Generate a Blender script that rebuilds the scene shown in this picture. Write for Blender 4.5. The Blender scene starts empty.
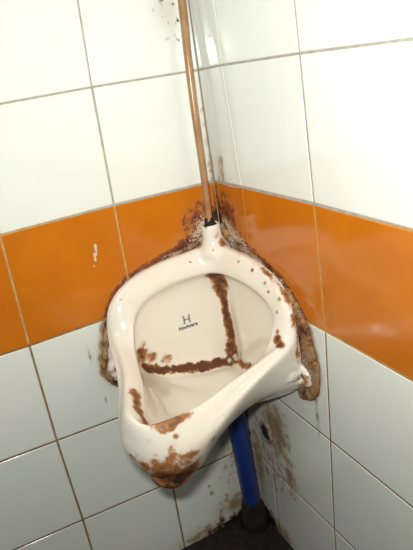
import bpy, bmesh, math, random
from mathutils import Vector, Matrix, noise
from mathutils.bvhtree import BVHTree
random.seed(4)
S = bpy.context.scene
COL = S.collection
Z0 = 0.785                       # the orange band's top edge stands 0.785 m above the floor
R2 = 2 ** .5

# ------------------------------------------------------------------ helpers
def sw(s, w, z):                 # s: out of the corner along the diagonal, w: sideways, z: relative to the band top
    return Vector((-(s + w) / R2, -(s - w) / R2, z + Z0))

def link(name, verts, faces, mats, parent=None, smooth=True):
    me = bpy.data.meshes.new(name)
    me.from_pydata([tuple(v) for v in verts], [], faces)
    me.validate(); me.update()
    o = bpy.data.objects.new(name, me)
    COL.objects.link(o)
    for m in (mats if isinstance(mats, (list, tuple)) else [mats]):
        me.materials.append(m)
    for p in me.polygons: p.use_smooth = smooth
    if parent: o.parent = parent
    return o

def tag(o, label=None, cat=None, kind=None, group=None):
    if label: o['label'] = label
    if cat: o['category'] = cat
    if kind: o['kind'] = kind
    if group: o['group'] = group

def smooth01(a, b, x):
    if a == b: return float(x > a)
    t = max(0., min(1., (x - a) / (b - a)))
    return t * t * (3 - 2 * t)

def cr(p0, p1, p2, p3, t):
    return .5 * ((2 * p1) + (p2 - p0) * t + (2 * p0 - 5 * p1 + 4 * p2 - p3) * t * t + (3 * p1 - p0 - 3 * p2 + p3) * t ** 3)

def spline(pts, n, closed=False):
    out = []
    N = len(pts)
    rng = N if closed else N - 1
    for i in range(rng):
        if closed: a, b, c, d = (pts[(i + k) % N] for k in (-1, 0, 1, 2))
        else: a, b, c, d = pts[max(i - 1, 0)], pts[i], pts[i + 1], pts[min(i + 2, N - 1)]
        for k in range(n): out.append(cr(a, b, c, d, k / n))
    if not closed: out.append(pts[-1])
    return out

def tube(path, rad, seg=20, cap=True, wob=0.):
    vs, fs = [], []
    n = len(path)
    up = Vector((.3, -.9, .1))
    for i, p in enumerate(path):
        t = (path[min(i + 1, n - 1)] - path[max(i - 1, 0)]).normalized()
        a = t.cross(up).normalized(); b = t.cross(a).normalized()
        r = rad(i / (n - 1)) if callable(rad) else rad
        for k in range(seg):
            th = 2 * math.pi * k / seg
            q = a * math.cos(th) + b * math.sin(th)
            rr = r * (1 + wob * noise.noise((p + q * r) * 90))
            vs.append(p + q * rr)
    for i in range(n - 1):
        for k in range(seg):
            k2 = (k + 1) % seg
            fs.append((i * seg + k, i * seg + k2, (i + 1) * seg + k2, (i + 1) * seg + k))
    if cap:
        fs.append(tuple(range(seg))[::-1]); fs.append(tuple((n - 1) * seg + k for k in range(seg)))
    return vs, fs

def lathe(profile, M, seg=28):
    """profile (r, h) pairs revolved about local z, capped where r = 0"""
    vs, fs = [], []
    for r, h in profile:
        for k in range(seg):
            th = 2 * math.pi * k / seg
            vs.append(M @ Vector((r * math.cos(th), r * math.sin(th), h)))
    for i in range(len(profile) - 1):
        for k in range(seg):
            k2 = (k + 1) % seg
            fs.append((i * seg + k, i * seg + k2, (i + 1) * seg + k2, (i + 1) * seg + k))
    fs.append(tuple(range(seg))[::-1]); fs.append(tuple((len(profile) - 1) * seg + k for k in range(seg)))
    return vs, fs

def paint(me, fn):
    """wear masks: r rust / brown grime, g pale lime and cement flakes, b black dirt"""
    at = me.color_attributes.new('wear', 'FLOAT_COLOR', 'POINT')
    for i, v in enumerate(me.vertices):
        r, g, b = fn(v.co, v.normal)
        at.data[i].color = (r, g, b, 1)

# ------------------------------------------------------------------ materials
def worn(name, base, rough, rust=((.075, .020, .006), (.26, .10, .03)), scale=55, bump=.25, spec=.5, base2=None, coat=0, flake=(.52, .42, .32), sat=1.0, wsh=.40):
    m = bpy.data.materials.new(name); m.use_nodes = True
    nt = m.node_tree; N = nt.nodes; Lk = nt.links
    B = N['Principled BSDF']
    tc = N.new('ShaderNodeTexCoord')
    at = N.new('ShaderNodeAttribute'); at.attribute_name = 'wear'
    sp = N.new('ShaderNodeSeparateColor'); Lk.new(at.outputs['Color'], sp.inputs[0])
    def nz(sc, det=5, ro=.6):
        n = N.new('ShaderNodeTexNoise'); n.inputs['Scale'].default_value = sc; n.inputs['Detail'].default_value = det
        n.inputs['Roughness'].default_value = ro; Lk.new(tc.outputs['Object'], n.inputs['Vector']); return n.outputs['Fac']
    def math_(op, a, b, clamp=False):
        n = N.new('ShaderNodeMath'); n.operation = op; n.use_clamp = clamp
        for i, x in enumerate((a, b)):
            if isinstance(x, (int, float)): n.inputs[i].default_value = x
            else: Lk.new(x, n.inputs[i])
        return n.outputs[0]
    def ramp(f, a, b):
        n = N.new('ShaderNodeMapRange'); n.interpolation_type = 'SMOOTHSTEP'; n.inputs['From Min'].default_value = a
        n.inputs['From Max'].default_value = b; Lk.new(f, n.inputs['Value']); return n.outputs[0]
    def mix(f, a, b):
        n = N.new('ShaderNodeMix'); n.data_type = 'RGBA'
        if isinstance(f, (int, float)): n.inputs['Factor'].default_value = f
        else: Lk.new(f, n.inputs['Factor'])
        for i, x in ((6, a), (7, b)):
            if isinstance(x, tuple): n.inputs[i].default_value = (*x, 1)
            else: Lk.new(x, n.inputs[i])
        return n.outputs[2]
    n1 = nz(scale); n2 = nz(scale * 2.7, 6, .7); n3 = nz(9, 3)
    nn = math_('MULTIPLY', math_('SUBTRACT', n1, .5), 1.7)
    nf = math_('MULTIPLY', math_('SUBTRACT', n2, .5), 1.8)
    # mask * (1 - mask) keeps clean areas clean and soaked areas soaked
    def mask(ch, nse, lo, hi):
        return ramp(math_('ADD', ch, math_('MULTIPLY', nse, ramp(ch, 0.02, .35))), lo, hi)
    fr = mask(sp.outputs[0], nn, .32, .62)
    fg = mask(sp.outputs[1], nf, .40, .55)
    fb = mask(sp.outputs[2], nn, .30, .70)
    wash = ramp(sp.outputs[0], .0, .9)
    b0 = base if base2 is None else mix(ramp(n3, .35, .65), base, base2)
    c = mix(math_('MULTIPLY', wash, wsh), b0, (.42, .26, .12))
    rc = mix(ramp(math_('ADD', sp.outputs[0], math_('MULTIPLY', math_('SUBTRACT', n1, .5), 1.5)), .55, .98), rust[1], rust[0])
    c = mix(math_('MULTIPLY', fr, sat), c, rc)
    c = mix(fg, c, flake)
    c = mix(fb, c, (.012, .008, .006))
    Lk.new(c, B.inputs['Base Color'])
    tot = math_('MAXIMUM', math_('MAXIMUM', fr, fg), fb, True)
    Lk.new(math_('ADD', math_('MULTIPLY', tot, .45), rough, True), B.inputs['Roughness'])
    B.inputs['Specular IOR Level'].default_value = spec
    if coat: B.inputs['Coat Weight'].default_value = coat; B.inputs['Coat Roughness'].default_value = .08
    bp = N.new('ShaderNodeBump'); bp.inputs['Strength'].default_value = bump; bp.inputs['Distance'].default_value = .003
    Lk.new(math_('MULTIPLY', n2, tot), bp.inputs['Height']); Lk.new(bp.outputs[0], B.inputs['Normal'])
    return m

def plain(name, col, rough=.5, metal=0, col2=None, scale=40, bump=0.):
    m = bpy.data.materials.new(name); m.use_nodes = True
    N = m.node_tree.nodes; Lk = m.node_tree.links; B = N['Principled BSDF']
    B.inputs['Roughness'].default_value = rough; B.inputs['Metallic'].default_value = metal
    tc = N.new('ShaderNodeTexCoord'); n = N.new('ShaderNodeTexNoise'); n.inputs['Scale'].default_value = scale; n.inputs['Detail'].default_value = 6
    Lk.new(tc.outputs['Object'], n.inputs['Vector'])
    r = N.new('ShaderNodeValToRGB'); r.color_ramp.elements[0].position = .38; r.color_ramp.elements[1].position = .62
    r.color_ramp.elements[0].color = (*col, 1); r.color_ramp.elements[1].color = (*(col2 or col), 1)
    Lk.new(n.outputs['Fac'], r.inputs[0]); Lk.new(r.outputs[0], B.inputs['Base Color'])
    if bump:
        b = N.new('ShaderNodeBump'); b.inputs['Strength'].default_value = bump; b.inputs['Distance'].default_value = .003
        Lk.new(n.outputs['Fac'], b.inputs['Height']); Lk.new(b.outputs[0], B.inputs['Normal'])
    return m

M_tile = worn('white_glazed_tile', (.73, .765, .70), .13, base2=(.755, .78, .715), bump=.2, sat=.7, wsh=.8, rust=((.09, .038, .014), (.26, .15, .06)))
M_orange = worn('orange_glazed_tile', (.55, .160, .007), .12, base2=(.50, .142, .007), bump=.5, flake=(.62, .48, .34), scale=75, rust=((.09, .018, .006), (.24, .06, .018)))
M_grout_pale = plain('pale_grout', (.31, .31, .26), .9, col2=(.41, .39, .32), scale=60)
M_grout_tan = plain('tan_grout', (.42, .24, .07), .9, col2=(.55, .33, .11), scale=60)
M_grout_brown = plain('brown_grout', (.19, .115, .055), .9, col2=(.31, .205, .11), scale=50)
M_ceramic = worn('cream_vitreous_china', (.83, .77, .655), .12, base2=(.82, .785, .70), bump=.35, spec=.6, scale=50,
                 rust=((.10, .028, .007), (.37, .155, .045)))
M_seal = worn('rusty_cement', (.42, .26, .11), .75, base2=(.30, .155, .055), rust=((.06, .02, .008), (.25, .10, .03)), bump=.8, scale=170)
M_pipe = plain('rust_brown_pipe', (.30, .155, .065), .28, col2=(.38, .215, .105), scale=30)
M_blue = plain('blue_plastic', (.008, .026, .155), .4, col2=(.010, .036, .19), scale=25)
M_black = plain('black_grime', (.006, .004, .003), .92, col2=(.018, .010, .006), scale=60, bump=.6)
M_screw = plain('rusted_screw', (.05, .025, .012), .6, .4, (.14, .06, .025), 300, .3)
M_ink = plain('black_print', (.02, .02, .025), .4)
M_inkgrey = plain('grey_print', (.22, .23, .21), .4)

# ------------------------------------------------------------------ wear masks for the walls (wall coordinates u from the corner, z from band top)
def seg_d(p, a, b):
    ax, ay = a; bx, by = b; px, py = p
    dx, dy = bx - ax, by - ay; L2 = dx * dx + dy * dy
    t = max(0, min(1, ((px - ax) * dx + (py - ay) * dy) / L2)) if L2 else 0
    return math.hypot(px - ax - t * dx, py - ay - t * dy), t

def poly_d(p, pts):
    return min(seg_d(p, pts[i], pts[i + 1])[0] for i in range(len(pts) - 1))

L_OUT = [(.030, -.075), (.056, -.100), (.110, -.110), (.153, -.122), (.200, -.134), (.228, -.155), (.258, -.195), (.272, -.240), (.282, -.275), (.284, -.300), (.274, -.324), (.258, -.338)]
R_OUT = [(.020, -.075), (.045, -.100), (.100, -.113), (.156, -.128), (.205, -.147), (.238, -.172), (.268, -.210), (.280, -.250), (.285, -.285), (.274, -.320), (.252, -.340)]

def spots(p, lst):
    v = 0
    for x, z, rx, rz, a in lst:
        d = ((p[0] - x) / rx) ** 2 + ((p[1] - z) / rz) ** 2
        if d < 6: v = max(v, a * math.exp(-d))
    return v

RW = random.Random(11)
L_SP = [(RW.uniform(.02, .07), RW.uniform(.25, .36), .0045, .006, .85) for _ in range(26)]
def wear_left(u, z):
    d = poly_d((u, z), L_OUT)
    r = (.70 + .25 * smooth01(.12, .05, u)) * math.exp(-(d / (.0085 + .010 * smooth01(.12, .05, u))) ** 2)
    r = max(r, .78 * math.exp(-((u - .03) / .05) ** 2 - ((z + .075) / .05) ** 2))
    r = max(r, .52 * math.exp(-(u / .012) ** 2) * smooth01(.35, -.05, z))
    r = max(r, .36 * math.exp(-((u - .03) / .10) ** 2 - ((z + .62) / .16) ** 2))
    r = max(r, .62 * math.exp(-((z + .785) / .035) ** 2) * smooth01(.30, .12, u))
    r = max(r, .60 * math.exp(-((z + .74) / .05) ** 2 - ((u - .05) / .07) ** 2))
    r = max(r, spots((u, z), [(.115, -.66, .004, .006, .8), (.112, -.68, .005, .007, .8), (.27, -.30, .02, .05, .5), (.30, -.26, .004, .02, .45), (.29, -.36, .003, .012, .5)]))
    g = .30 * math.exp(-((u - .045) / .045) ** 2 - ((z + .07) / .04) ** 2) + .36 * math.exp(-(d / .016) ** 2) * smooth01(.14, .04, u)
    dd, t = seg_d((u, z), (.245, -.058), (.255, -.098))
    g = max(g, 1.1 * math.exp(-(dd / (.0028 if t < .6 else .0016)) ** 2))
    b = spots((u, z), L_SP) * .50; r = max(r, .34 * math.exp(-((u - .048) / .03) ** 2 - ((z - .30) / .04) ** 2))
    b = max(b, .9 * math.exp(-((z + .79) / .030) ** 2) * smooth01(.20, .07, u))
    b = max(b, spots((u, z), [(.0, -.06, .014, .04, .8)]))
    return r, g, b
def wear_right(u, z):
    d = poly_d((u, z), R_OUT)
    r = (.78 + .17 * smooth01(.14, .05, u)) * math.exp(-(d / (.012 + .008 * smooth01(.14, .05, u))) ** 2)
    r = max(r, .78 * math.exp(-((u - .03) / .05) ** 2 - ((z + .07) / .06) ** 2))
    r = max(r, .55 * math.exp(-(u / .010) ** 2) * smooth01(.35, -.05, z))
    r = max(r, .50 * math.exp(-((u - .035) / .022) ** 2 - ((z - .02) / .05) ** 2))
    # brown weeping below the urinal and round the broken hole
    r = max(r, .74 * math.exp(-((u - .12) / .06) ** 2 - ((z + .49) / .085) ** 2))
    r = max(r, .62 * math.exp(-((u - .16) / .03) ** 2 - ((z + .58) / .06) ** 2))
    r = max(r, .60 * math.exp(-((u - .03) / .03) ** 2 - ((z + .62) / .12) ** 2))
    r = max(r, .42 * math.exp(-((u - .10) / .13) ** 2 - ((z + .56) / .19) ** 2), .22 * math.exp(-(u / .10) ** 2) * smooth01(.40, 0, z))
    r = max(r, .50 * math.exp(-((u - .272) / .006) ** 2) * smooth01(-.30, -.33, z) * smooth01(-.46, -.38, z))
    r = max(r, .72 * math.exp(-((z + .785) / .04) ** 2) * smooth01(.2, .08, u))
    g = .31 * math.exp(-((u - .05) / .045) ** 2 - ((z + .085) / .04) ** 2) + .42 * math.exp(-(d / .018) ** 2) * smooth01(.22, .08, u)
    b = max(.9 * math.exp(-((z + .79) / .045) ** 2) * smooth01(.12, .04, u), .6 * math.exp(-(u / .012) ** 2) * smooth01(-.40, -.55, z))
    b = max(b, spots((u, z), [(.0, -.06, .014, .04, .8)]))
    return r, g, b

# ------------------------------------------------------------------ walls
ROWS = [1.0, .80, .60, .40, .20, .001, -.20, -.405, -.604, -.797]
# per row: u of each vertical joint, and how high the joint line sits there (hand-set tiles, a few mm off)
LU = [[0, .186, .382, .58, .78, .98]] * 4 + [[0, .1945, .390, .585, .78, .98], [0, .1982, .3942, .590, .785, .98], [0, .2007, .3971, .594, .79, .98],
      [0, .1981, .3963, .594, .79, .98], [0, .1958, .3899, .588, .785, .98], [0, .1967, .387, .585, .785, .98]]
LZ = [[z] * 6 for z in ROWS]
LZ[4] = [.200, .1988, .194, .190, .19, .19]; LZ[5] = [.001, .0017, -.0031, -.004, -.004, -.004]
LZ[6] = [-.200, -.1985, -.2046, -.2045, -.205, -.205]; LZ[7] = [-.402, -.4095, -.4052, -.4015, -.4, -.4]; LZ[8] = [-.603, -.6056, -.5997, -.596, -.595, -.595]
RU = [[0, .091, .296, .495, .695, .895]] * 4 + [[0, .0901, .3026, .505, .705, .905], [0, .1071, .3091, .512, .71, .91], [0, .103, .3125, .515, .715, .915],
      [0, .098, .3035, .505, .705, .905], [0, .0908, .2939, .495, .695, .895], [0, .088, .292, .494, .695, .895]]
RZ = [[z] * 6 for z in ROWS]
RZ[4] = [.200, .202, .202, .1995, .1995, .1995]; RZ[5] = [.001, .0028, .0028, -.002, -.003, -.003]
RZ[6] = [-.200, -.199, -.197, -.2008, -.201, -.201]; RZ[7] = [-.404, -.404, -.4043, -.4066, -.407, -.407]; RZ[8] = [-.603, -.610, -.6034, -.601, -.601, -.601]

def build_wall(name, US, ZS, side, wear):
    def P(u, z, d):              # d: out of the wall into the room
        return Vector((-u, -d, z + Z0)) if side == 'left' else Vector((-d, -u, z + Z0))
    vs, fs, mi, uv = [], [], [], []
    g = .0016
    for i in range(len(ROWS) - 1):
        for j in range(5):
            c = [(US[i][j], ZS[i][j]), (US[i][j + 1], ZS[i][j + 1]), (US[i + 1][j + 1], ZS[i + 1][j + 1]), (US[i + 1][j], ZS[i + 1][j])]
            gx = .0011 if i < 4 else g
            w = abs(c[1][0] - c[0][0]); h = abs(c[0][1] - c[3][1])
            fine = US[i][j] < .42 and ROWS[i + 1] < .41 and ROWS[i] > -.80 or (j == 0 and ROWS[i] < .61)
            st = .0045 if fine else .02
            def steps(L, ga, gb):
                n = max(2, int(L / st))
                t = [ga / L, (ga + .0008) / L, (ga + .0016) / L, (ga + .0022) / L]
                t += [(ga + .0022) / L + (1 - (ga + gb + .0044) / L) * k / n for k in range(1, n)]
                t += [1 - (gb + .0022) / L, 1 - (gb + .0016) / L, 1 - (gb + .0008) / L, 1 - gb / L]
                return t
            hl = .0004 if side == 'right' and i < 6 else gx
            tu = steps(w, (hl if j == 1 else gx) if j else .0008, hl if j == 0 else gx); tz = steps(h, gx, gx)
            base = len(vs)
            for b, tv in enumerate(tz):
                for a, th in enumerate(tu):
                    u = (c[0][0] * (1 - th) + c[1][0] * th) * (1 - tv) + (c[3][0] * (1 - th) + c[2][0] * th) * tv
                    z = (c[0][1] * (1 - th) + c[1][1] * th) * (1 - tv) + (c[3][1] * (1 - th) + c[2][1] * th) * tv
                    ea = min(a, len(tu) - 1 - a); eb = min(b, len(tz) - 1 - b); e = min(ea, eb)
                    d = (-.0012, -.0003, 0)[e] if e < 3 else 0
                    vs.append(P(u, z, d)); uv.append((u, z))
            nu = len(tu)
            for b in range(len(tz) - 1):
                for a in range(nu - 1):
                    q = base + b * nu + a
                    f = (q, q + 1, q + nu + 1, q + nu)
                    fs.append(f if side == 'right' else f[::-1]); mi.append(1 if i == 5 else 0)
    # joints: a bed just behind the tile faces, pale above, tan in the band, brown below
    for (za, zb, m) in ((1.0, .0, 2), (.0, -.200, 3), (-.200, -.797, 4)):
        base = len(vs)
        nu_, nz_ = 2, 2
        for z in (za, zb):
            for u in (0, 1.0):
                vs.append(P(u, z, -.0009)); uv.append((u, z))
        f = (base, base + 1, base + 3, base + 2); fs.append(f if side == 'right' else f[::-1]); mi.append(m)
    base = len(vs)               # masonry behind
    for d in (-.001, -.06):
        for (u, z) in ((0 if side == 'right' else -.06, 1.0), (1.0, 1.0), (1.0, -.785), (0 if side == 'right' else -.06, -.785)):
            vs.append(P(u, z, d)); uv.append((9, 9))
    for f in ((0, 1, 2, 3), (4, 5, 6, 7), (0, 1, 5, 4), (1, 2, 6, 5), (2, 3, 7, 6), (3, 0, 4, 7)):
        fs.append(tuple(base + k for k in f)); mi.append(4)
    me = bpy.data.meshes.new(name); me.from_pydata([tuple(v) for v in vs], [], fs); me.update()
    for m in (M_tile, M_orange, M_grout_pale, M_grout_tan, M_grout_brown): me.materials.append(m)
    me.polygons.foreach_set('material_index', mi)
    me.polygons.foreach_set('use_smooth', [k < 2 for k in mi])
    o = bpy.data.objects.new(name, me); COL.objects.link(o)
    at = me.color_attributes.new('wear', 'FLOAT_COLOR', 'POINT')
    flat = []
    for (u, z) in uv: flat += [*wear(u, z), 1.0]
    at.data.foreach_set('color', flat)
    o['kind'] = 'structure'
    return o
wl = build_wall('wall_left', LU, LZ, 'left', wear_left)
wr = build_wall('wall_right', RU, RZ, 'right', wear_right)

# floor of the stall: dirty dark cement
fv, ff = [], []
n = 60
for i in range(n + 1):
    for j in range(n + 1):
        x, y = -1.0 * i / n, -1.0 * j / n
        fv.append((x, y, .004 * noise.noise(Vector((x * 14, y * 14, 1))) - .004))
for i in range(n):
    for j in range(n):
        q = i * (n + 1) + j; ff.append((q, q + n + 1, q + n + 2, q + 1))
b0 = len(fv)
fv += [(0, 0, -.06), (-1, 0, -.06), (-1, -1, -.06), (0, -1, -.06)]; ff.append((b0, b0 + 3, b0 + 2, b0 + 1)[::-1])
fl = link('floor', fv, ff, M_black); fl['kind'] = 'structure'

# ------------------------------------------------------------------ urinal
# stations from the top of the rim (at the corner) round one side to the lip; (s, w, z) of each ring
ST = dict(
 OC=[(.018, 0, -.380), (.045, .036, -.378), (.090, .080, -.374), (.132, .122, -.362), (.165, .150, -.345), (.178, .135, -.340), (.192, .100, -.345), (.220, .068, -.355), (.262, .040, -.366), (.300, .022, -.376), (.315, 0, -.380)],
 OB=[(0.014, 0, -0.17), (0.048, 0.042, -0.175), (0.103, 0.097, -0.185), (0.152, 0.146, -0.215), (0.184, 0.172, -0.28), (0.197, 0.16, -0.298), (0.23, 0.118, -0.306), (0.272, 0.088, -0.316), (0.324, 0.058, -0.338), (0.365, 0.034, -0.364), (0.38, 0, -0.372)],
 OM=[(0.036, 0, -0.112), (0.058, 0.046, -0.12), (0.107, 0.101, -0.13), (0.155, 0.148, -0.152), (0.189, 0.17, -0.19), (0.209, 0.168, -0.232), (0.262, 0.131, -0.254), (0.31, 0.103, -0.27), (0.366, 0.078, -0.288), (0.412, 0.046, -0.306), (0.428, 0, -0.316)],
 CA=[(0.048, 0, -0.105), (0.067, 0.042, -0.112), (0.111, 0.096, -0.121), (0.156, 0.14, -0.14), (0.191, 0.161, -0.172), (0.213, 0.159, -0.221), (0.26, 0.126, -0.245), (0.306, 0.098, -0.254), (0.361, 0.074, -0.261), (0.41, 0.045, -0.26), (0.43, 0, -0.264)],
 CR=[(0.06, 0, -0.107), (0.079, 0.034, -0.112), (0.119, 0.086, -0.126), (0.158, 0.126, -0.145), (0.187, 0.142, -0.176), (0.213, 0.146, -0.22), (0.256, 0.117, -0.236), (0.3, 0.089, -0.243), (0.354, 0.062, -0.246), (0.403, 0.035, -0.239), (0.422, 0, -0.241)],
 IN=[(0.082, 0, -0.148), (0.094, 0.029, -0.149), (0.125, 0.072, -0.155), (0.156, 0.109, -0.171), (0.177, 0.124, -0.198), (0.211, 0.116, -0.237), (0.252, 0.093, -0.253), (0.292, 0.069, -0.26), (0.347, 0.042, -0.264), (0.391, 0.019, -0.26), (0.408, 0, -0.261)],
 IU=[(0.049, 0, -0.176), (0.067, 0.034, -0.177), (0.105, 0.076, -0.182), (0.148, 0.116, -0.195), (0.176, 0.132, -0.222), (0.211, 0.125, -0.249), (0.25, 0.097, -0.265), (0.288, 0.07, -0.273), (0.338, 0.041, -0.278), (0.376, 0.019, -0.278), (0.393, 0, -0.279)],
 IV=[(.030, 0, -.265), (.063, .035, -.265), (.105, .077, -.264), (.146, .118, -.264), (.176, .138, -.270), (.212, .124, -.276), (.246, .092, -.284), (.279, .064, -.292), (.322, .034, -.302), (.354, .018, -.308), (.367, 0, -.310)],
 J=[(.030, 0, -.364), (.063, .035, -.358), (.105, .077, -.345), (.146, .116, -.326), (.170, .130, -.308), (.200, .114, -.304), (.228, .084, -.312), (.256, .058, -.322), (.292, .030, -.332), (.314, .014, -.338), (.322, 0, -.340)],
)
FC0 = Vector((.15, 0, -.374))
ST['F'] = [tuple(FC0 + Vector(((p[0] - .15) * .66, p[1] * .66, (p[2] + .374) * .42))) for p in ST['J']]
def ring(name, k=6):
    half = [Vector(p) for p in ST[name]]
    kx = {'IN': 1.05, 'IU': 1.03, 'CR': 1.025}.get(name, 1)      # the casting is a touch wider on its right side
    full = half + [Vector((p.x, -p.y * (kx if p.x < .25 else 1 + (kx - 1) * max(0, (.32 - p.x) / .07)), p.z)) for p in reversed(half[1:-1])]
    if name in ('J', 'IV', 'IU', 'F'):   # keep the crease in the corner crisp
        return spline(full, k, True)
    return spline(full, k, True)
order = ['OC', 'OB', 'OM', 'CA', 'CR', 'IN', 'IU', 'IV', 'J', 'F']
BC, FC = Vector((.16, 0, -.402)), FC0
rings = [ring(n_) for n_ in order]
NS = len(rings[0])
cols = []
for k in range(NS):
    pts = [BC] + [r[k] for r in rings] + [FC]
    cols.append(spline(pts, 6))
nr = len(cols[0])
bv = [cols[0][0]] + [cols[k][i] for i in range(1, nr - 1) for k in range(NS)] + [cols[0][-1]]
bf = []
for i in range(nr - 3):
    for k in range(NS):
        k2 = (k + 1) % NS
        bf.append((1 + i * NS + k, 1 + i * NS + k2, 1 + (i + 1) * NS + k2, 1 + (i + 1) * NS + k))
for k in range(NS):
    k2 = (k + 1) % NS
    bf.append((0, 1 + k2, 1 + k)); last = 1 + (nr - 3) * NS
    bf.append((len(bv) - 1, last + k, last + k2))
V, Fc = [], []
def add(vs, fs):
    o = len(V); V.extend(vs); Fc.extend(tuple(o + i for i in f) for f in fs)
add([sw(*v) for v in bv], bf)
# inlet spout at the top with an open socket
Mt = Matrix.Translation(sw(.053, 0, -.066)) @ Matrix.Rotation(math.radians(4), 4, Vector((1, -1, 0)))
add(*lathe([(.020, -.064), (.030, -.059), (.0345, -.052), (.0290, -.043), (.0220, -.034), (.0185, -.022), (.0180, -.010), (.0182, -.003), (.0165, .0005), (.0120, .0005), (.0105, -.003), (.010, -.018)], Mt))
# drip boss under the lip
Mb = Matrix.Translation(sw(.374, 0, -.325)) @ Matrix.Rotation(math.radians(-8), 4, Vector((1, -1, 0)))
add(*lathe([(.026, .02), (.038, .0), (.037, -.016), (.034, -.030), (.028, -.042), (.018, -.050), (.006, -.052)], Mb))
# wall lugs, one each side, with countersunk holes
def lug_matrix(side):
    if side == 'left': return Matrix.Translation(Vector((-.254, 0, -.299 + Z0))) @ Matrix.Rotation(math.pi / 2, 4, 'X')
    return Matrix.Translation(Vector((0, -.254, -.299 + Z0))) @ Matrix.Rotation(-math.pi / 2, 4, 'Y')
for side in ('left', 'right'):
    Ml = lug_matrix(side)
    add(*lathe([(.0235, .001), (.0230, .006), (.0210, .012), (.0180, .0150), (.0115, .0155), (.0095, .012), (.0088, .004)], Ml))
    # web back to the bowl
    c0 = sw(.19, .15 if side == 'left' else -.15, -.29)
    c1 = Vector((-.246, -.011, -.298 + Z0)) if side == 'left' else Vector((-.011, -.246, -.298 + Z0))
    add(*tube([c0, (c0 + c1) / 2, c1], lambda t: .020 - .009 * t, 16))
bm = bmesh.new()
tmp = bpy.data.meshes.new('tmp'); tmp.from_pydata([tuple(v) for v in V], [], Fc)
bm.from_mesh(tmp); bmesh.ops.recalc_face_normals(bm, faces=bm.faces); bm.to_mesh(tmp); bm.free()
to = bpy.data.objects.new('tmp', tmp); COL.objects.link(to)
m1 = to.modifiers.new('r', 'REMESH'); m1.mode = 'VOXEL'; m1.voxel_size = .0021
m2 = to.modifiers.new('s', 'SMOOTH'); m2.iterations = 7; m2.factor = .6
dg = bpy.context.evaluated_depsgraph_get()
body_me = bpy.data.meshes.new_from_object(to.evaluated_get(dg))
bpy.data.objects.remove(to)
urinal = bpy.data.objects.new('urinal', None); COL.objects.link(urinal); urinal.location = sw(.03, 0, -.40)
urinal.empty_display_size = .05
tag(urinal, 'rust-stained cream ceramic corner urinal fixed across the two tiled walls', 'urinal')
inv = Matrix.Translation(-urinal.location)
def adopt(o):
    o.data.transform(inv); o.parent = urinal; return o
bs = bmesh.new(); bs.from_mesh(body_me)
zone = []
for v in bs.verts:
    p_ = v.co; s_ = -(p_.x + p_.y) / R2; w_ = (p_.y - p_.x) / R2; z_ = p_.z - Z0
    if v.normal.z > .05 and s_ - abs(w_) > .045 and z_ < -.268 and s_ < .37: zone.append(v)
neck = [v for v in bs.verts if -.150 < v.co.z - Z0 < -.088 and abs(v.co.y - v.co.x) / R2 < .062 and .02 < -(v.co.x + v.co.y) / R2 < .12]
for k in range(30): bmesh.ops.smooth_vert(bs, verts=neck, factor=.6, use_axis_x=True, use_axis_y=True, use_axis_z=True)
for k in range(45): bmesh.ops.smooth_vert(bs, verts=zone, factor=.7, use_axis_x=True, use_axis_y=True, use_axis_z=True)
bs.to_mesh(body_me); bs.free()
for p in body_me.polygons: p.use_smooth = True
body_me.name = 'bowl'; body_me.materials.clear(); body_me.materials.append(M_ceramic)
bowl = bpy.data.objects.new('bowl', body_me); COL.objects.link(bowl)

def sd(p, a, b):
    ab = b - a; t = max(0, min(1, (p - a).dot(ab) / ab.length_squared)); return (p - a - ab * t).length
#STAINS
CREASE = [sw(.060, 0, -.160), sw(.036, 0, -.180), sw(.030, 0, -.250), sw(.034, 0, -.362)]
JL = [sw(s, w, z) for s, w, z in ST['J'][:5]]; JR = [sw(s, -w, z) for s, w, z in ST['J'][:4]]
BL = [  # x, y, z, radius, amount, channel
]
def bowl_wear(co, no):
    p = co; r = g = b = 0.
    x = co.x; y = co.y; z = co.z - Z0
    s = -(x + y) / R2; w = (y - x) / R2
    j = .0045 * noise.noise(co * 60) + .003 * noise.noise(co * 150)
    d = min(sd(p, CREASE[i], CREASE[i + 1]) for i in range(3))
    wd = .0105 + .012 * smooth01(-.23, -.19, z) + .006 * smooth01(-.30, -.36, z)
    if z < -.153: r = max(r, 1.0 * math.exp(-(max(0, d + j) / wd) ** 3))
    if z < -.17: b = max(b, .42 * math.exp(-(d / .006) ** 2))
    d = min(sd(p, JL[i], JL[i + 1]) for i in range(4))
    if s - abs(w) > .018: r = max(r, 1.05 * math.exp(-(max(0, d + (j * 1.5 if z > -.366 else 0)) / .0105) ** 4))
    dr = min(sd(p, JR[i], JR[i + 1]) for i in range(3))
    if s - abs(w) > .018: r = max(r, .8 * math.exp(-(dr / .010) ** 2))
    wob = .0032 * noise.noise(co * 85) + .002 * noise.noise(co * 190)
    if s > .30: r = max(r, .82 * math.exp(-(max(0, min(sd(p, TIDE[i], TIDE[i + 1]) for i in range(len(TIDE) - 1)) + wob) / (.0115 - .004 * smooth01(-.01, -.05, w))) ** 2))
    if w < -.06: r = max(r, .57 * math.exp(-(max(0, min(sd(p, EDGE[i], EDGE[i + 1]) for i in range(len(EDGE) - 1)) + wob) / .0062) ** 2))
    if w > .03 and s < .2: r = max(r, .55 * math.exp(-(max(0, min(sd(p, EDGE_L[i], EDGE_L[i + 1]) for i in range(len(EDGE_L) - 1)) + wob) / .005) ** 2))
    for (c, rad, a, ch) in BL:
        q = (p - c).length / rad
        if q < 2.5:
            v = a * math.exp(-q * q)
            if ch == 'r': r = max(r, v)
            elif ch == 'g': g = max(g, v)
            else: b = max(b, v)
    return r, g, b
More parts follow.
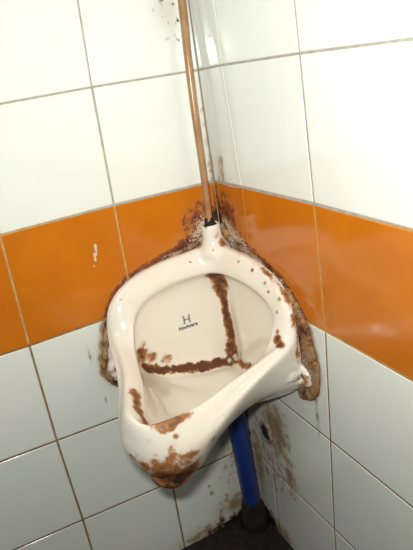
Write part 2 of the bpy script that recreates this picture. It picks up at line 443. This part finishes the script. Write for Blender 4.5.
TIDE = [sw(*q) for q in [(.330, .060, -.250), (.345, .051, -.255), (.361, .045, -.254), (.374, .034, -.256), (.385, .023, -.260), (.398, .010, -.257), (.408, .000, -.250), (.415, -.012, -.242), (.415, -.024, -.246), (.409, -.035, -.246), (.399, -.044, -.244), (.385, -.053, -.240)]]
EDGE = [sw(*q) for q in [(.095, -.078, -.122), (.133, -.112, -.129), (.150, -.131, -.136), (.167, -.147, -.147), (.178, -.157, -.157), (.192, -.166, -.175), (.198, -.170, -.193), (.201, -.174, -.215), (.201, -.173, -.242), (.198, -.172, -.270), (.198, -.170, -.300)]]
EDGE_L = [sw(*q) for q in [(.06, .05, -.118), (.107, .105, -.127), (.155, .152, -.150), (.188, .176, -.19)]]
for (s_, w_, z_, rad, a, ch) in [
    (.159, .129, -.265, .011, .60, 'r'), (.158, .128, -.281, .014, .72, 'r'), (.166, .135, -.290, .016, .80, 'r'), (.148, .121, -.299, .014, .74, 'r'), (.13, .10, -.312, .014, .66, 'r'), (.163, .133, -.275, .013, .80, 'r'), (.152, .124, -.290, .011, .70, 'r'),
    (.425, -.010, -.300, .026, .60, 'r'), (.420, -.030, -.300, .028, .64, 'r'), (.408, -.050, -.305, .024, .62, 'r'), (.430, .010, -.302, .022, .55, 'r'), (.422, -.034, -.276, .012, .54, 'r'), (.426, .03, -.305, .02, .5, 'r'),
    (.415, -.010, -.335, .034, .95, 'r'), (.400, -.03, -.345, .036, 1.05, 'r'), (.39, 0, -.37, .04, 1.2, 'r'), (.415, -.039, -.262, .006, .66, 'r'), (.43, -.004, -.262, .005, .5, 'r'),
    (.405, -.020, -.348, .016, .60, 'b'), (.39, -.04, -.345, .016, .55, 'b'), (.39, 0, -.375, .03, .60, 'b'),
    (.355, -.083, -.31, .012, .5, 'r'), (.37, -.07, -.30, .012, .52, 'r'),
    (.208, -.142, -.217, .0085, 1.1, 'r'), (.219, -.148, -.223, .0075, 1.1, 'r'), (.202, -.141, -.209, .006, 1.0, 'r'), (.214, -.146, -.219, .006, 1.0, 'r'), (.213, -.141, -.221, .004, .9, 'r'),
    (.185, -.139, -.182, .0045, .8, 'r'), (.160, -.123, -.157, .004, .8, 'r'), (.125, -.090, -.131, .004, .8, 'r'), (.102, -.060, -.124, .004, .7, 'r'), (.150, -.116, -.146, .005, .75, 'r'), (.140, -.100, -.136, .003, .8, 'r'), (.175, -.147, -.165, .007, .75, 'r'),
    (.179, .143, -.163, .003, .7, 'r'), (.172, .130, -.172, .003, .6, 'r'), (.090, .036, -.127, .0035, .7, 'r'), (.290, .076, -.237, .003, .7, 'r'), (.277, .095, -.227, .003, .6, 'r'), (.286, .113, -.245, .004, .5, 'r'),
    (.076, -.007, -.109, .003, .9, 'b'), (.067, -.016, -.086, .009, .60, 'r'), (.057, -.021, -.103, .012, .75, 'r'), (.055, .020, -.08, .010, .5, 'r'), (.04, -.03, -.12, .014, .7, 'r'), (.06, .014, -.11, .02, .40, 'r'),
    (.056, 0, -.066, .0125, 1.1, 'b'),
    (.031, -.006, -.358, .008, 1.1, 'g'), (.034, .010, -.364, .006, .9, 'g'), (.045, -.022, -.345, .010, 1.1, 'g'),
    (.204, -.182, -.295, .016, .58, 'r'), (.19, .185, -.30, .016, .55, 'r'), (.195, -.185, -.335, .03, .66, 'r'), (.185, -.165, -.35, .03, .6, 'r'),
]:
    BL.append((sw(s_, w_, z_), rad, a, ch))
paint(body_me, bowl_wear)
adopt(bowl)
tag(bowl)

# screws in the two lugs
for side in ('left', 'right'):
    vs, fs = lathe([(.0092, .0040), (.0090, .0072), (.0070, .0088), (.0040, .0094), (.0005, .0096)], lug_matrix(side), 18)
    adopt(link('screw', vs, fs, M_screw))

# rusty cement squeezed out between china and tiles
def sealant(pts, side, rad):
    path = []
    for (u, z) in spline([Vector((a, b)) for a, b in pts], 7):
        d = .0015
        path.append(Vector((-u, -d, z + Z0)) if side == 'left' else Vector((-d, -u, z + Z0)))
    vs, fs = [], []
    seg = 10; n_ = len(path)
    nrm = Vector((0, -1, 0)) if side == 'left' else Vector((-1, 0, 0))
    for i, p in enumerate(path):
        t = (path[min(i + 1, n_ - 1)] - path[max(i - 1, 0)]).normalized()
        a = nrm.cross(t).normalized()
        if side == 'right': a = -a
        f = i / (n_ - 1); r = rad(f)
        for k in range(seg + 1):
            th = math.pi * k / seg
            q = p + a * (math.cos(th) * r) + nrm * (math.sin(th) * min(r, .008) * .95)
            q2 = q + nrm * 0
            nz_ = .0030 * noise.noise(q * 110) + .0016 * noise.noise(q * 300)
            e = (a * math.cos(th) + nrm * math.sin(th)) * nz_ * (1.6 if k in (0, seg) else 1)
            q2 = q + e
            # keep off the wall's inside
            if k in (0, seg): q2 = q2 - nrm * (q2 - p).dot(nrm) - nrm * .0015
            vs.append(q2)
    for i in range(n_ - 1):
        for k in range(seg):
            fs.append((i * (seg + 1) + k, i * (seg + 1) + k + 1, (i + 1) * (seg + 1) + k + 1, (i + 1) * (seg + 1) + k))
        fs.append((i * (seg + 1) + seg, i * (seg + 1), (i + 1) * (seg + 1), (i + 1) * (seg + 1) + seg))
    fs.append(tuple(range(seg + 1))[::-1]); fs.append(tuple((n_ - 1) * (seg + 1) + k for k in range(seg + 1)))
    o = link('sealant', vs, fs, M_seal)
    bmx = bmesh.new(); bmx.from_mesh(o.data); bmesh.ops.recalc_face_normals(bmx, faces=bmx.faces); bmx.to_mesh(o.data); bmx.free()
    def fn(co, no):
        v = noise.noise(co * 60) * .9 + .42 + (.25 if co.z - Z0 > -.15 else 0)
        return max(0, v), max(0, .45 * noise.noise(co * 45 + Vector((5, 0, 0))) + .28 + (.15 if co.z - Z0 > -.15 else 0)), 0
    paint(o.data, fn)
    adopt(o)
    tag(o, 'rusty brown crust of cement sealing the %s edge to the tiles' % side)
sealant([(u - .006, z - .006) for u, z in L_OUT], 'left', lambda f: .0052 + .0003 * f - .003 * smooth01(.85, 1, f))
sealant([(u - .006 - .012 * smooth01(-.14, -.22, z), z - .006) for u, z in R_OUT], 'right', lambda f: .009 + .014 * smooth01(.2, .7, f) - .011 * smooth01(.86, 1.0, f))

# maker's mark printed on the inner left panel, projected onto the china
bvh = BVHTree.FromPolygons([v.co + urinal.location for v in body_me.vertices], [p.vertices[:] for p in body_me.polygons])
def on_panel(u, z):
    hit = bvh.ray_cast(Vector((-u, -.30 + .0, z + Z0)), Vector((0, 1, 0)))
    q = bvh.find_nearest(Vector((-u, -.021, z + Z0)))
    return q[0] + Vector((0, -.0004, 0))
PU, PZ = .108, -.255             # centre of the lettering on the left wall side
def panel_text(txt, size, cu, cz, name, mat, off=0):
    cd = bpy.data.curves.new('t', 'FONT'); cd.body = txt; cd.size = size; cd.align_x = 'CENTER'; cd.align_y = 'CENTER'; cd.offset = off
    cd.resolution_u = 3
    to_ = bpy.data.objects.new('t', cd); COL.objects.link(to_)
    d_ = bpy.context.evaluated_depsgraph_get(); me = bpy.data.meshes.new_from_object(to_.evaluated_get(d_)); bpy.data.objects.remove(to_)
    b_ = bmesh.new(); b_.from_mesh(me); bmesh.ops.subdivide_edges(b_, edges=b_.edges, cuts=1); b_.to_mesh(me); b_.free()
    for v in me.vertices: v.co = on_panel(cu - v.co.x, cz + v.co.y)
    me.materials.append(mat)
    o = bpy.data.objects.new(name, me); COL.objects.link(o); adopt(o); return o
lt = panel_text('hindware', .0108, PU - .001, PZ - .004, 'lettering', M_ink, .00030)
# the emblem: an H with rounded feet
ev, ef = [], []
def ebar(x0, z0, x1, z1, wd, n=6):
    o = len(ev); d = Vector((x1 - x0, z1 - z0)); nn_ = Vector((-d.y, d.x)).normalized() * wd / 2
    for k in range(n + 1):
        t = k / n; c = Vector((x0, z0)) + d * t
        f = 1.15 - .45 * math.sin(math.pi * t)
        for sgn in (-1, 1):
            q = c + nn_ * sgn * f; ev.append(on_panel(PU - q.x, PZ + .011 + q.y))
    for k in range(n): ef.append((o + 2 * k, o + 2 * k + 1, o + 2 * k + 3, o + 2 * k + 2))
for sx in (-1, 1):
    ebar(sx * .0062, -.0085, sx * .0050, .0, .0042); ebar(sx * .0050, .0, sx * .0062, .0085, .0042)
ebar(-.0055, 0, .0055, 0, .0032)
em = link('emblem', ev, ef, M_inkgrey); adopt(em)
tag(em, 'small grey H-shaped printed emblem'); tag(lt, 'small black printed lettering')

# ------------------------------------------------------------------ supply pipe
pp = [Vector((-.018, -.018, .60)), Vector((-.020, -.020, .45)), Vector((-.0235, -.0235, .31)), Vector((-.031, -.031, .218)), Vector((-.0345, -.0345, .137)), Vector((-.035, -.035, .05)), Vector((-.0370, -.0370, -.031)), Vector((-.0395, -.0395, -.079))]
pp = [p + Vector((0, 0, Z0)) for p in pp]
vs, fs = tube(spline(pp, 8), lambda t: .0074 - .0016 * t, 20)
sp = link('supply_pipe', vs, fs, M_pipe)
tag(sp, 'thin rust-brown water pipe running down the wall corner into the ceramic spout', 'pipe')

cp_ = [Vector((-.0385, -.0385, -.071 + Z0 + .0028 * k)) for k in range(7)]
vs, fs = tube(cp_, lambda t: .0104 - .0042 * t, 18, True, .7)
jc = link('joint_crust', vs, fs, M_black); jc.parent = sp
tag(jc, 'black rusty crust where the pipe enters the spout')

# ------------------------------------------------------------------ waste pipe
bpth = [Vector((-.052, -.052, -.43)), Vector((-.046, -.046, -.509)), Vector((-.038, -.038, -.62)), Vector((-.031, -.031, -.72)), Vector((-.029, -.029, -.765))]
bpth = [p + Vector((0, 0, Z0)) for p in bpth]
wp = bpy.data.objects.new('waste_pipe', None); COL.objects.link(wp); wp.location = (-.029, -.029, .0)
tag(wp, 'blue plastic waste pipe standing in the dark corner below the urinal', 'pipe')
vs, fs = tube(spline(bpth, 8), .0200, 32)
o = link('tube', vs, fs, M_blue); o.data.transform(Matrix.Translation(-wp.location)); o.parent = wp
Mc = Matrix.Translation(Vector((-.031, -.031, 0)))
vs, fs = lathe([(.034, .002), (.028, .030), (.025, .052), (.0222, .066), (.0203, .070)], Mc, 28)
vs = [v + Vector((1, 1, 0)).normalized() * .006 * noise.noise(v * 70) + Vector((0, 0, .010 * noise.noise(v * 50))) for v in vs]
o = link('collar', vs, fs, M_black); o.data.transform(Matrix.Translation(-wp.location)); o.parent = wp
tag(o, 'black grimy collar where the pipe enters the floor')

# ------------------------------------------------------------------ broken hole with a ring of old mortar in the right wall
hu, hz = .083, -.516
vs, fs = [], []
prof = [(.027, -.001), (.0245, .002), (.0215, .0045), (.019, .005), (.0165, .003), (.0155, .0004), (.0002, .0003)]
seg = 28
for r_, h_ in prof:
    for k in range(seg):
        th = 2 * math.pi * k / seg
        rr = r_ * (1 + .30 * noise.noise(Vector((math.cos(th) * 1.3, math.sin(th) * 1.3, 3))))
        h2 = h_ * (1 + .5 * noise.noise(Vector((math.cos(th) * 2, math.sin(th) * 2, 7 + r_ * 90))))
        vs.append(Vector((-h2, -(hu + rr * math.cos(th)), hz + rr * math.sin(th) + Z0)))
mi = []
for i in range(len(prof) - 1):
    for k in range(seg):
        k2 = (k + 1) % seg; fs.append((i * seg + k, i * seg + k2, (i + 1) * seg + k2, (i + 1) * seg + k)); mi.append(1 if i >= 4 else 0)
M_mortar = plain('grey_mortar', (.30, .27, .22), .9, col2=(.13, .09, .06), scale=160, bump=.6)
ho = link('broken_hole', vs, fs, [M_mortar, M_black])
for p, m in zip(ho.data.polygons, mi): p.material_index = m
ho.parent = wr
tag(ho, 'dark broken hole ringed by pale mortar')

# ------------------------------------------------------------------ camera
yaw, pitch, roll = 1.158239729713802, -0.3531046756797843, -0.15195591148104043
f = Vector((math.cos(pitch) * math.cos(yaw), math.cos(pitch) * math.sin(yaw), math.sin(pitch)))
rt = Vector((math.sin(yaw), -math.cos(yaw), 0)); up = rt.cross(f)
Rr = rt * math.cos(roll) + up * math.sin(roll); U = -rt * math.sin(roll) + up * math.cos(roll)
cam = bpy.data.cameras.new('camera'); co = bpy.data.objects.new('camera', cam); COL.objects.link(co)
Mx = Matrix((Rr, U, -f)).transposed().to_4x4(); Mx.translation = Vector((-.4562022, -.9421164, .2028332 + Z0))
co.matrix_world = Mx
cam.sensor_fit = 'HORIZONTAL'; cam.sensor_width = 36; cam.lens = 558.3866870557 / 413 * 36; cam.clip_start = .02
S.camera = co

# ------------------------------------------------------------------ light: the flash above left of the lens, and a weak room light
def area(name, pos, target, size, power, col):
    l = bpy.data.lights.new(name, 'AREA'); l.energy = power; l.color = col; l.shape = 'RECTANGLE'; l.size = size[0]; l.size_y = size[1]; l.spread = math.radians(150)
    o = bpy.data.objects.new(name, l); COL.objects.link(o); o.location = pos
    o.rotation_euler = (Vector(target) - Vector(pos)).to_track_quat('-Z', 'Y').to_euler(); return o
cp = Mx.translation
area('camera_flash', cp + U * .055 - Rr * .035 - f * .0, cp + f * 1.0 + U * .36 + Rr * .03, (.05, .03), 6.8, (1, .985, .935))
area('ceiling_light', Vector((-.95, -.75, 2.2)), Vector((-.2, -.2, .6)), (.9, .9), 3.2, (1, .99, .92))
w = bpy.data.worlds.new('world'); S.world = w; w.use_nodes = True
w.node_tree.nodes['Background'].inputs[0].default_value = (.82, .84, .76, 1); w.node_tree.nodes['Background'].inputs[1].default_value = .07
S.view_settings.view_transform = 'Standard'; S.view_settings.look = 'None'; S.view_settings.gamma = 1; S.view_settings.use_curve_mapping = False
S.view_settings.exposure = 0
